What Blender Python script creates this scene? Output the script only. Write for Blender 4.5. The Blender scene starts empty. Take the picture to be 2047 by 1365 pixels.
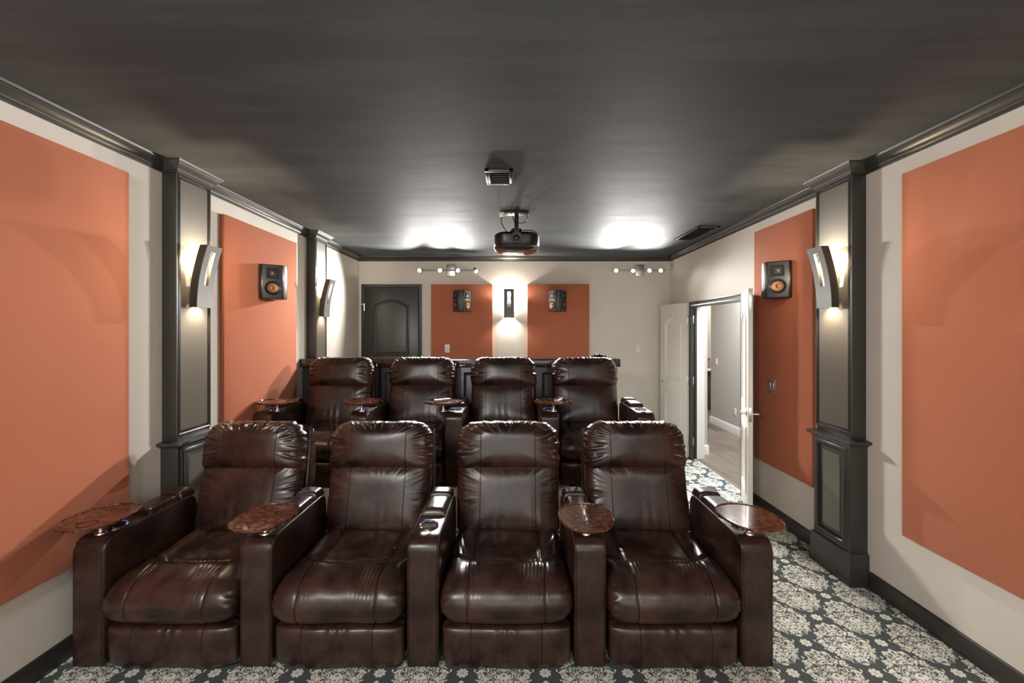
import bpy, bmesh, math, random
import numpy as np
from mathutils import Vector, Matrix

S = bpy.context.scene
COL = S.collection
PI = math.pi

# ------------------------------------------------------------------ camera
cam_d = bpy.data.cameras.new('camera')
cam_d.sensor_width = 36.0
cam_d.lens = 880.0 / 2047.0 * 36.0
cam_d.shift_x = -0.0012
cam_d.shift_y = -0.0105
cam_d.clip_start = 0.02
cam_o = bpy.data.objects.new('camera', cam_d)
cam_o.location = (0, 0, 1.64)
cam_o.rotation_euler = (PI / 2, 0, 0)
COL.objects.link(cam_o)
S.camera = cam_o

# ------------------------------------------------------------------ colour management, world
S.view_settings.view_transform = 'Standard'
S.view_settings.look = 'None'
S.view_settings.gamma = 1.0
S.view_settings.use_curve_mapping = False
S.view_settings.exposure = 0.52
w = bpy.data.worlds.new('world')
S.world = w
w.use_nodes = True
w.node_tree.nodes['Background'].inputs[0].default_value = (0.9, 0.93, 1.0, 1)
w.node_tree.nodes['Background'].inputs[1].default_value = 0.02

# ------------------------------------------------------------------ room size (metres)
XR, XL, YB, YF, ZC = 2.278, -2.235, 6.38, -2.3, 2.717
RISER = 0.32

# ------------------------------------------------------------------ room lights and added fill
def light(name, kind, loc, energy, color=(1, 1, 1), size=0.05, rot=None, aim=None, spot=None, blend=0.5, size_y=None):
    d = bpy.data.lights.new(name, kind)
    d.energy = energy
    d.color = color
    if kind == 'AREA':
        d.size = size
        if size_y:
            d.shape = 'RECTANGLE'; d.size_y = size_y
    else:
        d.shadow_soft_size = size
    if kind == 'SPOT':
        d.spot_size = spot; d.spot_blend = blend
    o = bpy.data.objects.new(name, d)
    o.location = loc
    if aim is not None:
        o.rotation_euler = (Vector(aim) - Vector(loc)).to_track_quat('-Z', 'Y').to_euler()
    elif rot:
        o.rotation_euler = rot
    COL.objects.link(o)
    return o

# unseen ceiling fill lights, added behind the camera to light the seat fronts
for lx, le in ((-1.35, 70), (0.0, 13), (1.35, 15)):
    light('front_ceiling_fill', 'AREA', (lx, -0.9, ZC - 0.03), le, (1.0, 0.97, 0.93), 0.45, aim=(lx * 0.8, 2.4, 0.3))
# soft fill added at the front wall, standing in for light off the screen
light('front_wall_fill', 'AREA', (0, YF + 0.12, 1.45), 22, (1.0, 0.96, 0.92), 3.2, aim=(0, 3, 1.3), size_y=1.7)
# hallway beyond the double doors
light('hall_ceiling_light', 'AREA', (3.0, 5.2, 2.66), 85, (0.93, 0.97, 1.0), 0.6, rot=(0, 0, 0), size_y=3.0)
light('hall_far_light', 'AREA', (4.6, 8.6, 2.66), 40, (1.0, 0.93, 0.84), 0.8, rot=(0, 0, 0))

# ------------------------------------------------------------------ node helper
class N:
    """a shader socket with arithmetic"""
    def __init__(s, t, k): s.t, s.k = t, k
    def _m(s, op, *a):
        n = s.t.nodes.new('ShaderNodeMath'); n.operation = op
        for i, v in enumerate((s,) + a):
            if isinstance(v, N): s.t.links.new(v.k, n.inputs[i])
            else: n.inputs[i].default_value = v
        return N(s.t, n.outputs[0])
    def __add__(s, o): return s._m('ADD', o)
    __radd__ = __add__
    def __sub__(s, o): return s._m('SUBTRACT', o)
    def __rsub__(s, o): return (s * -1.0) + o
    def __mul__(s, o): return s._m('MULTIPLY', o)
    __rmul__ = __mul__
    def __truediv__(s, o): return s._m('DIVIDE', o)
    def __pow__(s, o): return s._m('POWER', o)
    def abs(s): return s._m('ABSOLUTE')
    def floor(s): return s._m('FLOOR')
    def fract(s): return s._m('FRACT')
    def sin(s): return s._m('SINE')
    def exp(s): return s._m('EXPONENT')
    def gt(s, o): return s._m('GREATER_THAN', o)
    def lt(s, o): return s._m('LESS_THAN', o)
    def min(s, o): return s._m('MINIMUM', o)
    def max(s, o): return s._m('MAXIMUM', o)
    def atan2(s, o): return s._m('ARCTAN2', o)
    def sqrt(s): return s._m('SQRT')
    def step(s, a, b):
        n = s.t.nodes.new('ShaderNodeMapRange'); n.interpolation_type = 'SMOOTHSTEP'
        s.t.links.new(s.k, n.inputs[0]); n.inputs[1].default_value = a; n.inputs[2].default_value = b
        return N(s.t, n.outputs[0])

def mat(name, color=(0.5, 0.5, 0.5), rough=0.5, metal=0.0, spec=0.5, coat=0.0, emit=None, emit_s=0.0):
    m = bpy.data.materials.new(name); m.use_nodes = True
    b = m.node_tree.nodes['Principled BSDF']
    b.inputs['Base Color'].default_value = (*color, 1)
    b.inputs['Roughness'].default_value = rough
    b.inputs['Metallic'].default_value = metal
    b.inputs['Specular IOR Level'].default_value = spec
    b.inputs['Coat Weight'].default_value = coat
    b.inputs['Coat Roughness'].default_value = 0.06
    if emit:
        b.inputs['Emission Color'].default_value = (*emit, 1)
        b.inputs['Emission Strength'].default_value = emit_s
    return m

def bsdf(m): return m.node_tree.nodes['Principled BSDF']

def coords(m):
    t = m.node_tree
    tc = t.nodes.new('ShaderNodeTexCoord')
    sp = t.nodes.new('ShaderNodeSeparateXYZ')
    t.links.new(tc.outputs['Object'], sp.inputs[0])
    return N(t, sp.outputs[0]), N(t, sp.outputs[1]), N(t, sp.outputs[2]), tc

def noise(m, scale, detail=2.0, rough=0.5, vec=None, stretch=None, dist=0.0):
    t = m.node_tree
    n = t.nodes.new('ShaderNodeTexNoise')
    n.inputs['Scale'].default_value = scale; n.inputs['Detail'].default_value = detail
    n.inputs['Roughness'].default_value = rough; n.inputs['Distortion'].default_value = dist
    if vec is None:
        tc = t.nodes.new('ShaderNodeTexCoord'); vec = tc.outputs['Object']
    if stretch:
        mp = t.nodes.new('ShaderNodeMapping'); mp.inputs['Scale'].default_value = stretch
        t.links.new(vec, mp.inputs[0]); vec = mp.outputs[0]
    t.links.new(vec, n.inputs['Vector'])
    return N(t, n.outputs[0])

def vec3(t, x, y, z=0.0):
    n = t.nodes.new('ShaderNodeCombineXYZ')
    for i, v in enumerate((x, y, z)):
        if isinstance(v, N): t.links.new(v.k, n.inputs[i])
        else: n.inputs[i].default_value = v
    return n.outputs[0]

def mix(m, fac, a, b):
    t = m.node_tree
    n = t.nodes.new('ShaderNodeMix'); n.data_type = 'RGBA'
    t.links.new(fac.k, n.inputs[0])
    for i, v in ((6, a), (7, b)):
        if isinstance(v, tuple): n.inputs[i].default_value = (*v, 1)
        else: t.links.new(v, n.inputs[i])
    return n.outputs[2]

def setcol(m, sock): m.node_tree.links.new(sock, bsdf(m).inputs['Base Color'])
def setrough(m, v): m.node_tree.links.new(v.k, bsdf(m).inputs['Roughness'])

def bump(m, h, dist=0.001, strength=1.0):
    t = m.node_tree
    n = t.nodes.new('ShaderNodeBump')
    n.inputs['Distance'].default_value = dist; n.inputs['Strength'].default_value = strength
    t.links.new(h.k, n.inputs['Height'])
    t.links.new(n.outputs[0], bsdf(m).inputs['Normal'])

# ------------------------------------------------------------------ materials
M = {}
def wallpaint(name, c):
    m = mat(name, c, 0.6, spec=0.3)
    n = noise(m, 3.0, 3)
    setcol(m, mix(m, n, tuple(x * 0.94 for x in c), tuple(min(1, x * 1.05) for x in c)))
    bump(m, noise(m, 180.0, 2), 0.0006, 0.5)
    return m
M['wall'] = wallpaint('warm_beige_paint', (0.67, 0.62, 0.55))
M['hallwall'] = wallpaint('grey_beige_paint', (0.50, 0.47, 0.43))
M['white'] = mat('white_trim_paint', (0.80, 0.79, 0.77), 0.35)
M['door'] = mat('off_white_door_paint', (0.80, 0.775, 0.72), 0.36)
M['screen'] = mat('white_screen', (0.85, 0.85, 0.85), 0.8)

def ceiling_mat():
    m = mat('charcoal_ceiling_paint', (0.07, 0.07, 0.07), 0.7, spec=0.10)
    st = noise(m, 1.0, 4, 0.6, stretch=(0.9, 5.0, 1.0))
    setcol(m, mix(m, st.step(0.35, 0.7), (0.076, 0.084, 0.091), (0.106, 0.116, 0.125)))
    setrough(m, st.step(0.3, 0.75) * 0.06 + 0.66)
    bump(m, noise(m, 220.0, 2) + noise(m, 9.0, 2, stretch=(0.4, 3.0, 1)) * 0.35, 0.0009, 0.7)
    return m
M['ceiling'] = ceiling_mat()

def trim_mat(name, c, r):
    m = mat(name, c, r, spec=0.7)
    n = noise(m, 1.5, 1)
    setrough(m, n * 0.05 + r)
    return m
M['trim'] = trim_mat('dark_bronze_trim_paint', (0.029, 0.026, 0.023), 0.34)
M['trimpanel'] = trim_mat('dark_bronze_panel_paint', (0.12, 0.105, 0.082), 0.27)

def fabric_mat():
    m = mat('burnt_orange_fabric', (0.42, 0.125, 0.06), 0.9, spec=0.15)
    x, y, z, tc = coords(m)
    weave = noise(m, 420.0, 2, 0.7)
    cl = noise(m, 1.4, 2)
    setcol(m, mix(m, weave * 0.55 + cl * 0.45, (0.365, 0.100, 0.048), (0.51, 0.180, 0.104)))
    bump(m, weave, 0.0012, 0.6)
    bsdf(m).inputs['Sheen Weight'].default_value = 0.25
    bsdf(m).inputs['Sheen Roughness'].default_value = 0.5
    bsdf(m).inputs['Sheen Tint'].default_value = (0.9, 0.6, 0.45, 1)
    return m
M['fabric'] = fabric_mat()

def carpet_mat():
    m = mat('damask_carpet', (0.5, 0.5, 0.5), 0.95, spec=0.1)
    t = m.node_tree
    x, y, z, tc = coords(m)
    PX, PY = 0.396, 0.41
    def cell(ox, oy):
        u = ((x - ox) / PX + 0.5).fract() * PX - PX / 2
        v = ((y - oy) / PY + 0.5).fract() * PY - PY / 2
        return u, v
    rib = ((x * 620.0).sin() * 0.5 + 0.5) * 0.5 + noise(m, 500.0, 1) * 0.5
    def medallion(ox, oy):
        u, v = cell(ox, oy)
        au = u.abs()
        # mirrored scroll work, the same in every repeat
        vo = t.nodes.new('ShaderNodeTexVoronoi'); vo.feature = 'F1'
        vo.inputs['Scale'].default_value = 44.0
        t.links.new(vec3(t, au, v, 0.37), vo.inputs['Vector'])
        dist = N(t, vo.outputs['Distance'])
        ring = (dist - 0.33).abs()
        no = noise(m, 40.0, 1, vec=vec3(t, au, v, 1.7), dist=1.2)
        squig = (no - 0.5).abs()
        edge = noise(m, 30.0, 1, vec=vec3(t, au, v, 4.2))
        r = ((au / 0.132) ** 1.5 + ((v.abs()) / 0.162) ** 1.5) + (edge - 0.5) * 0.8
        inside = r.step(1.04, 0.98)
        holes = (squig.step(0.062, 0.045)).max(ring.step(0.10, 0.04) * dist.gt(0.29) * no.gt(0.55)).max(dist.step(0.12, 0.07) * 0.9)
        return inside * (1.0 - holes.min(1.0))
    def flower(ox, oy):
        u, v = cell(ox, oy)
        rr = (u * u + v * v).sqrt()
        a = v.atan2(u)
        rad = ((a * 4.0).sin().abs() ** 0.6) * 0.011 + 0.018
        f = (rr - rad).step(0.001, -0.001)
        vein = ((a * 4.0).sin().abs()).step(0.25, 0.1) * rr.gt(0.006)
        return f * (1.0 - vein * 0.8) * (1.0 - (rr - 0.006).abs().step(0.002, 0.001) * 0.8)
    p = medallion(0.351, 2.11).max(medallion(0.153, 2.315)).max(flower(0.153, 2.11)).max(flower(0.351, 2.315))
    dark = mix(m, rib, (0.030, 0.039, 0.043), (0.125, 0.148, 0.152))
    cream = mix(m, rib, (0.62, 0.61, 0.54), (0.86, 0.85, 0.77))
    setcol(m, mix(m, p, dark, cream))
    bump(m, p * 0.6 + rib, 0.002, 0.5)
    return m
M['carpet'] = carpet_mat()

def tile_mat():
    m = mat('brown_grey_floor_tile', (0.25, 0.2, 0.16), 0.35)
    t = m.node_tree
    x, y, z, tc = coords(m)
    br = t.nodes.new('ShaderNodeTexBrick')
    mp = t.nodes.new('ShaderNodeMapping'); mp.inputs['Rotation'].default_value = (0, 0, PI / 2)
    t.links.new(tc.outputs['Object'], mp.inputs[0]); t.links.new(mp.outputs[0], br.inputs['Vector'])
    br.inputs['Scale'].default_value = 1.0
    br.inputs['Brick Width'].default_value = 0.6; br.inputs['Row Height'].default_value = 0.3
    br.inputs['Mortar Size'].default_value = 0.004
    br.inputs['Color1'].default_value = (0.07, 0.050, 0.036, 1)
    br.inputs['Color2'].default_value = (0.24, 0.19, 0.15, 1)
    br.inputs['Mortar'].default_value = (0.05, 0.045, 0.04, 1)
    n = noise(m, 3.5, 5, 0.6, stretch=(2.0, 1.0, 1.0), dist=0.8)
    setcol(m, mix(m, n.step(0.4, 0.7) * 0.5, br.outputs[0], (0.22, 0.19, 0.16)))
    bump(m, N(t, br.outputs[1]) * -1.0, 0.002, 0.5)
    return m
M['tile'] = tile_mat()

def leather(name, vseams=(), hseams=(), axis='z', seat=False, tint=1.0):
    m = mat(name, (0.05, 0.025, 0.018), 0.3, spec=0.55)
    x, y, z, tc = coords(m)
    cl = noise(m, 5.0, 4, 0.6)
    fine = noise(m, 55.0, 3, 0.65)
    mott = cl * 0.8 + fine * 0.2
    base = mix(m, mott.step(0.36, 0.66), tuple(tint * v for v in (0.016, 0.0073, 0.0058)), tuple(tint * v for v in (0.058, 0.026, 0.0195)))
    setrough(m, fine * 0.08 + cl * 0.10 + 0.21)
    grain = m.node_tree.nodes.new('ShaderNodeTexVoronoi'); grain.inputs['Scale'].default_value = 420.0
    m.node_tree.links.new(tc.outputs['Object'], grain.inputs['Vector'])
    h = N(m.node_tree, grain.outputs['Distance']) * 0.05 + fine * 0.16 + noise(m, 16.0, 2) * 0.6
    line = None
    for s in vseams:
        l = ((x.abs() if s > 0 else x) - abs(s)).abs().step(0.0035, 0.0008)
        line = l if line is None else line.max(l)
    for s in hseams:
        l = (z - s).abs().step(0.004, 0.001)
        line = l if line is None else line.max(l)
    if seat:
        on = y.gt(0.16 + 0.0) * z.gt(0.36)
        ys = x * x * 1.0 + 0.165
        lat = (y - ys).abs().step(0.005, 0.001) * z.gt(0.36)
        lon = (x.abs() - 0.185).abs().step(0.0035, 0.0008)
        line = lat.max(lon)
    if line is not None:
        h = h - line * 2.2
        base = mix(m, line * 0.75, base, (0.006, 0.003, 0.0025))
    setcol(m, base)
    bump(m, h, 0.0016, 0.8)
    return m
M['leather'] = leather('dark_brown_leather')
M['leather_back'] = leather('dark_brown_leather_back', vseams=(0.17,))
M['leather_seat'] = leather('dark_brown_leather_seat', seat=True)
M['leather_arm'] = leather('dark_brown_leather_arm', vseams=(0.068,))
M['black'] = mat('black_plastic', (0.007, 0.007, 0.008), 0.3, spec=0.35)
M['blackmatte'] = mat('matte_black', (0.008, 0.008, 0.009), 0.7)
M['louvre'] = mat('grey_louvre', (0.2, 0.2, 0.2), 0.4)
M['grey'] = mat('dark_grey_baffle', (0.05, 0.05, 0.055), 0.4)
M['chrome'] = mat('chrome_metal', (0.8, 0.8, 0.8), 0.12, metal=1.0)
M['nickel'] = mat('brushed_nickel', (0.62, 0.61, 0.59), 0.32, metal=1.0)
M['silver'] = mat('silver_paint', (0.42, 0.42, 0.43), 0.35, metal=0.6)
M['sconce'] = mat('silver_grey_sconce_metal', (0.13, 0.127, 0.124), 0.5, metal=0.3)
M['bronze'] = mat('dark_bronze_metal', (0.10, 0.085, 0.07), 0.35, metal=0.8)
M['copper'] = mat('spun_copper_cone', (0.34, 0.165, 0.085), 0.5, metal=0.8)
M['plate'] = mat('white_plastic', (0.75, 0.74, 0.70), 0.35)
M['slot'] = mat('dark_slot', (0.03, 0.03, 0.03), 0.6)
M['bulb'] = mat('lit_halogen_bulb', (1, 1, 1), 0.3, emit=(1.0, 0.97, 0.93), emit_s=14.0)
M['sbulb'] = mat('lit_warm_bulb', (1, 1, 1), 0.3, emit=(1.0, 0.86, 0.62), emit_s=30.0)
M['blue'] = mat('blue_indicator', (0.02, 0.03, 0.3), 0.3, emit=(0.05, 0.1, 1.0), emit_s=0.7)
M['lens'] = mat('lens_glass', (0.01, 0.01, 0.02), 0.05, coat=1.0)

def burl():
    m = mat('polished_burl_wood', (0.1, 0.03, 0.02), 0.14, spec=0.5, coat=0.7)
    n = noise(m, 24.0, 5, 0.7, stretch=(1.0, 2.4, 1.0), dist=1.6)
    setcol(m, mix(m, n.step(0.38, 0.66), (0.016, 0.004, 0.004), (0.26, 0.085, 0.045)))
    return m
M['burl'] = burl()
def granite():
    m = mat('dark_polished_granite', (0.05, 0.03, 0.025), 0.08, spec=0.6)
    n = noise(m, 40.0, 4, 0.7)
    setcol(m, mix(m, n.step(0.45, 0.62), (0.016, 0.011, 0.009), (0.075, 0.045, 0.034)))
    return m
M['granite'] = granite()
def mosaic():
    m = mat('mosaic_backsplash', (0.3, 0.2, 0.15), 0.2)
    t = m.node_tree; x, y, z, tc = coords(m)
    br = t.nodes.new('ShaderNodeTexBrick'); br.inputs['Scale'].default_value = 1.0
    br.offset = 0.0
    br.inputs['Brick Width'].default_value = 0.05; br.inputs['Row Height'].default_value = 0.05
    br.inputs['Mortar Size'].default_value = 0.004
    br.inputs['Color1'].default_value = (0.05, 0.02, 0.015, 1); br.inputs['Color2'].default_value = (0.42, 0.27, 0.19, 1)
    br.inputs['Mortar'].default_value = (0.5, 0.42, 0.34, 1)
    t.links.new(vec3(t, x, z, 0), br.inputs['Vector'])
    setcol(m, br.outputs[0]); return m
M['mosaic'] = mosaic()

# ------------------------------------------------------------------ mesh helpers
def link(name, verts, faces, m, parent=None, smooth=False, angle=None, loc=None, rot=None, mats=None, midx=None):
    me = bpy.data.meshes.new(name)
    me.from_pydata([tuple(v) for v in verts], [], [tuple(f) for f in faces])
    me.materials.append(m)
    for e in (mats or []): me.materials.append(e)
    if midx is not None: me.polygons.foreach_set('material_index', midx)
    bm = bmesh.new(); bm.from_mesh(me)
    bmesh.ops.recalc_face_normals(bm, faces=bm.faces)
    bm.to_mesh(me); bm.free()
    if smooth: me.shade_smooth()
    if angle is not None: me.set_sharp_from_angle(angle=math.radians(angle))
    me.update()
    o = bpy.data.objects.new(name, me)
    if loc is not None: o.location = loc
    if rot is not None: o.rotation_euler = rot
    COL.objects.link(o)
    if parent is not None: o.parent = parent
    return o

class MB:
    def __init__(s): s.v, s.f = [], []
    def add(s, v, f):
        n = len(s.v); s.v += [tuple(p) for p in v]; s.f += [tuple(i + n for i in q) for q in f]; return s
    def box(s, x0, x1, y0, y1, z0, z1, b=0.0, seg=2, xf=None):
        bm = bmesh.new()
        bmesh.ops.create_cube(bm, size=1)
        for v in bm.verts:
            v.co = Vector(((x0 + x1) / 2 + v.co.x * (x1 - x0), (y0 + y1) / 2 + v.co.y * (y1 - y0), (z0 + z1) / 2 + v.co.z * (z1 - z0)))
        if b > 0:
            bmesh.ops.bevel(bm, geom=bm.edges[:], offset=b, segments=seg, profile=0.5, affect='EDGES')
        return s.bm(bm, xf)
    def bm(s, bm, xf=None):
        if xf is not None: bm.transform(xf)
        bm.verts.index_update()
        s.add([v.co[:] for v in bm.verts], [[v.index for v in f.verts] for f in bm.faces]); bm.free(); return s
    def lathe(s, prof, n=32, xf=None, closed_ends=True):
        """profile (r, z) turned about Z"""
        v, f = [], []
        for r, z in prof:
            for k in range(n):
                a = 2 * PI * k / n
                v.append((r * math.cos(a), r * math.sin(a), z))
        for i in range(len(prof) - 1):
            for k in range(n):
                a, b = i * n + k, i * n + (k + 1) % n
                f.append((a, b, b + n, a + n))
        if closed_ends:
            f.append(tuple(range(n))[::-1]); f.append(tuple((len(prof) - 1) * n + k for k in range(n)))
        if xf is not None: v = [xf @ Vector(p) for p in v]
        return s.add(v, f)
    def prism(s, poly, y0, y1, b=0.0, axis='x', seg=2, xf=None):
        """polygon (a,b) extruded; axis x: poly is (y,z); axis y: (x,z); axis z: (x,y)"""
        bm = bmesh.new()
        def P(p, t):
            if axis == 'x': return (t, p[0], p[1])
            if axis == 'y': return (p[0], t, p[1])
            return (p[0], p[1], t)
        lo = [bm.verts.new(P(p, y0)) for p in poly]; hi = [bm.verts.new(P(p, y1)) for p in poly]
        n = len(poly)
        bm.faces.new(lo); bm.faces.new(hi[::-1])
        for i in range(n): bm.faces.new((lo[i], hi[i], hi[(i + 1) % n], lo[(i + 1) % n]))
        bmesh.ops.recalc_face_normals(bm, faces=bm.faces)
        if b > 0:
            es = [e for e in bm.edges if (e.verts[0] in lo) == (e.verts[1] in lo)]
            bmesh.ops.bevel(bm, geom=es, offset=b, segments=seg, profile=0.5, affect='EDGES')
        return s.bm(bm, xf)
    def tube(s, pts, r, n=8):
        pts = [Vector(p) for p in pts]; v, f = [], []
        for i, p in enumerate(pts):
            t = (pts[min(i + 1, len(pts) - 1)] - pts[max(i - 1, 0)]).normalized()
            a = t.orthogonal().normalized() if i == 0 else (a - t * a.dot(t)).normalized()
            b = t.cross(a)
            for k in range(n):
                q = 2 * PI * k / n
                v.append(p + (a * math.cos(q) + b * math.sin(q)) * r)
        for i in range(len(pts) - 1):
            for k in range(n):
                f.append((i * n + k, i * n + (k + 1) % n, (i + 1) * n + (k + 1) % n, (i + 1) * n + k))
        f.append(tuple(range(n))[::-1]); f.append(tuple((len(pts) - 1) * n + k for k in range(n)))
        return s.add(v, f)
    def sweep(s, path, prof, up, closed=False):
        """profile (a, b): a = offset to the left of the path in its plane, b = along up; mitred corners"""
        up = Vector(up).normalized(); P = [Vector(p) for p in path]; n = len(P); rings = []
        for i in range(n):
            tp = (P[i] - P[i - 1]).normalized() if (i > 0 or closed) else None
            tn = (P[(i + 1) % n] - P[i]).normalized() if (i < n - 1 or closed) else None
            if tp is None: tp = tn
            if tn is None: tn = tp
            n1, n2 = up.cross(tp), up.cross(tn)
            bis = (n1 + n2).normalized(); k = 1.0 / max(0.2, bis.dot(n1))
            rings.append([P[i] + bis * (a * k) + up * b for a, b in prof])
        v = [p for r in rings for p in r]; m_ = len(prof); f = []
        for i in range(n if closed else n - 1):
            for j in range(m_ - 1):
                a, b = i * m_ + j, ((i + 1) % n) * m_ + j
                f.append((a, b, b + 1, a + 1))
            a, b = i * m_ + m_ - 1, ((i + 1) % n) * m_ + m_ - 1
            f.append((a, b, ((i + 1) % n) * m_, i * m_))
        if not closed:
            f.append(tuple(range(m_))); f.append(tuple((n - 1) * m_ + j for j in range(m_))[::-1])
        return s.add(v, f)
    def obj(s, name, m, parent=None, smooth=True, angle=35, **k):
        return link(name, s.v, s.f, m, parent, smooth, angle, **k)

def thing(name, label, cat, loc=(0, 0, 0), rotz=0.0, group=None):
    o = bpy.data.objects.new(name, None); o.empty_display_size = 0.1
    o.location = loc; o.rotation_euler = (0, 0, rotz); COL.objects.link(o)
    o['label'] = label; o['category'] = cat
    if group: o['group'] = group
    return o
def tag(o, label, cat, group=None):
    o['label'] = label; o['category'] = cat
    if group: o['group'] = group
    return o
def struct(o, label=None):
    o['kind'] = 'structure'
    if label: o['label'] = label
    return o
def quad_box(name, m, b, **k): return MB().box(*b).obj(name, m, smooth=False, **k)

# ------------------------------------------------------------------ the shell
DY0, DY1, DZ = 4.29, 5.66, 2.01      # the double door opening in the right wall
WT = 0.16
struct(quad_box('floor', M['carpet'], (XL - .1, XR + 0.055, YF - .1, YB + .1, -0.1, 0.0)))
b = MB().box(XR + 0.055, 7.0, 2.6, 10.6, -0.1, 0.0)
struct(b.obj('floor', M['tile'], smooth=False))
struct(MB().box(XL, 1.19, 3.66, YB, 0.0, RISER, 0.008).obj('floor_riser', M['carpet']))
struct(quad_box('ceiling', M['ceiling'], (XL - .1, XR + WT, YF - .1, YB + .1, ZC, ZC + .1)))
struct(quad_box('ceiling', M['hallwall'], (XR + WT, 7.0, 2.6, 10.6, ZC, ZC + .1)))
struct(quad_box('wall_left', M['wall'], (XL - .1, XL, YF - .1, YB + .1, 0, ZC)))
struct(quad_box('wall_front', M['wall'], (XL, XR, YF - .1, YF, 0, ZC)))
wr = MB().box(XR, XR + WT, YF, DY0, 0, ZC).box(XR, XR + WT, DY1, YB + .1, 0, ZC).box(XR, XR + WT, DY0, DY1, DZ, ZC)
struct(wr.obj('wall_right', M['wall'], smooth=False))
struct(quad_box('wall_back', M['wall'], (XL, XR, YB, YB + .1, 0, ZC)))
MBs = MB().box(-1.75, 1.75, YF + 0.0015, YF + 0.03, 0.65, 2.35, 0.004)  # screen is out of view, added to bounce light onto the seats
tag(MBs.obj('projection_screen', M['screen']), 'unseen white projection screen added on the wall behind the camera', 'screen')

# hall beyond the doors
hw = MB().box(3.52, 3.64, 2.6, 7.84, 0, ZC)
struct(hw.obj('wall_hall', M['hallwall'], smooth=False))
struct(quad_box('wall_hall_stub', M['hallwall'], (XR + WT + 0.0, 2.575, 5.84, 9.4, 0, ZC)))
struct(quad_box('wall_kitchen', M['hallwall'], (2.3, 7.0, 9.4, 9.5, 0, ZC)))
struct(quad_box('wall_hall_near', M['hallwall'], (XR + WT, 3.52, 2.6, 2.7, 0, ZC)))
BBW = [(0, 0), (0.016, 0), (0.016, 0.105), (0.012, 0.118), (0.006, 0.128), (0, 0.13)]
bb = MB().sweep([(3.52, 2.7, 0), (3.52, 7.84, 0), (3.64, 7.84, 0)], BBW, (0, 0, 1))
bb.sweep([(5.5, 9.4, 0), (2.575, 9.4, 0), (2.575, 5.84, 0), (2.44, 5.84, 0)], BBW, (0, 0, 1))
struct(bb.obj('baseboard_hall', M['white']))

# crown moulding all around, wrapping the pilasters
PILS = [('L', 2.80, 3.10), ('L', 4.76, 5.03), ('R', 2.84, 3.16)]
PD = 0.097
c_ = 0.0
CROWN = [(0, 0.0), (0.012, 0.0), (0.012, 0.012), (0.018, 0.016), (0.021, 0.024), (0.034, 0.034), (0.046, 0.047), (0.052, 0.058), (0.060, 0.060), (0.062, 0.072), (0, 0.072)]
path = [(XR, YF), (XR, 2.84), (XR - PD, 2.84), (XR - PD, 3.16), (XR, 3.16), (XR, YB), (XL, YB), (XL, 5.03), (XL + PD, 5.03), (XL + PD, 4.76), (XL, 4.76),
        (XL, 3.10), (XL + PD, 3.10), (XL + PD, 2.80), (XL, 2.80), (XL, YF)]
crown = MB().sweep([(x, y, ZC - 0.0722) for x, y in path], CROWN, (0, 0, 1), closed=True)
struct(crown.obj('trim_1', M['trim']), 'dark bronze crown moulding')
BB = [(0, 0), (0.014, 0), (0.014, 0.086), (0.012, 0.090), (0.012, 0.097), (0.007, 0.105), (0, 0.107)]
struct(MB().sweep([(XR, YF, 0), (XR, 2.80, 0)], BB, (0, 0, 1)).sweep([(XR, 3.19, 0), (XR, DY0 - 0.085, 0)], BB, (0, 0, 1)).sweep([(XR, DY1 + 0.085, 0), (XR, YB, 0)], BB, (0, 0, 1)).obj('baseboard_right', M['trim']))
struct(MB().sweep([(XL, 3.66, 0), (XL, 3.13, 0)], BB, (0, 0, 1)).sweep([(XL, 2.77, 0), (XL, YF, 0)], BB, (0, 0, 1)).obj('baseboard_left', M['trim']))
struct(MB().sweep([(XR, YB, 0), (1.19, YB, 0)], BB, (0, 0, 1)).obj('baseboard_back', M['trim']))

# door casings
CAS = [(0, 0), (0, 0.018), (0.012, 0.022), (0.020, 0.016), (0.045, 0.016), (0.056, 0.024), (0.078, 0.024), (0.082, 0.0)]
cs = MB().sweep([(XR, DY1, 0), (XR, DY1, DZ), (XR, DY0, DZ), (XR, DY0, 0)], [(-a, b_) for a, b_ in CAS], (-1, 0, 0))
cs.box(XR, XR + 0.075, DY0, DY0 + 0.02, 0, DZ).box(XR, XR + 0.075, DY1 - 0.02, DY1, 0, DZ).box(XR, XR + 0.075, DY0 + .02, DY1 - .02, DZ - 0.02, DZ)
cs.box(XR + 0.045, XR + 0.06, DY1 - 0.032, DY1 - 0.02, 0, DZ - .02).box(XR + 0.045, XR + 0.06, DY0 + .02, DY0 + 0.032, 0, DZ - .02)
struct(cs.obj('trim_2', M['trim']), 'dark bronze door casing')
wj = MB().box(XR + 0.075, XR + WT + 0.015, DY1 - 0.02, DY1 + 0.0, 0, DZ).box(XR + 0.075, XR + WT + .015, DY0, DY0 + 0.02, 0, DZ).box(XR + 0.075, XR + WT + .015, DY0 + .02, DY1 - .02, DZ - 0.02, DZ)
wj.box(XR + WT, XR + WT + 0.018, DY1, DY1 + 0.09, 0, DZ + .09, 0.003).box(XR + WT, XR + WT + 0.018, DY0 - .09, DY0, 0, DZ + .09, 0.003).box(XR + WT, XR + WT + .018, DY0, DY1, DZ, DZ + .09, .003)
struct(wj.obj('trim_3', M['white']), 'white hall side door casing')

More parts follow.
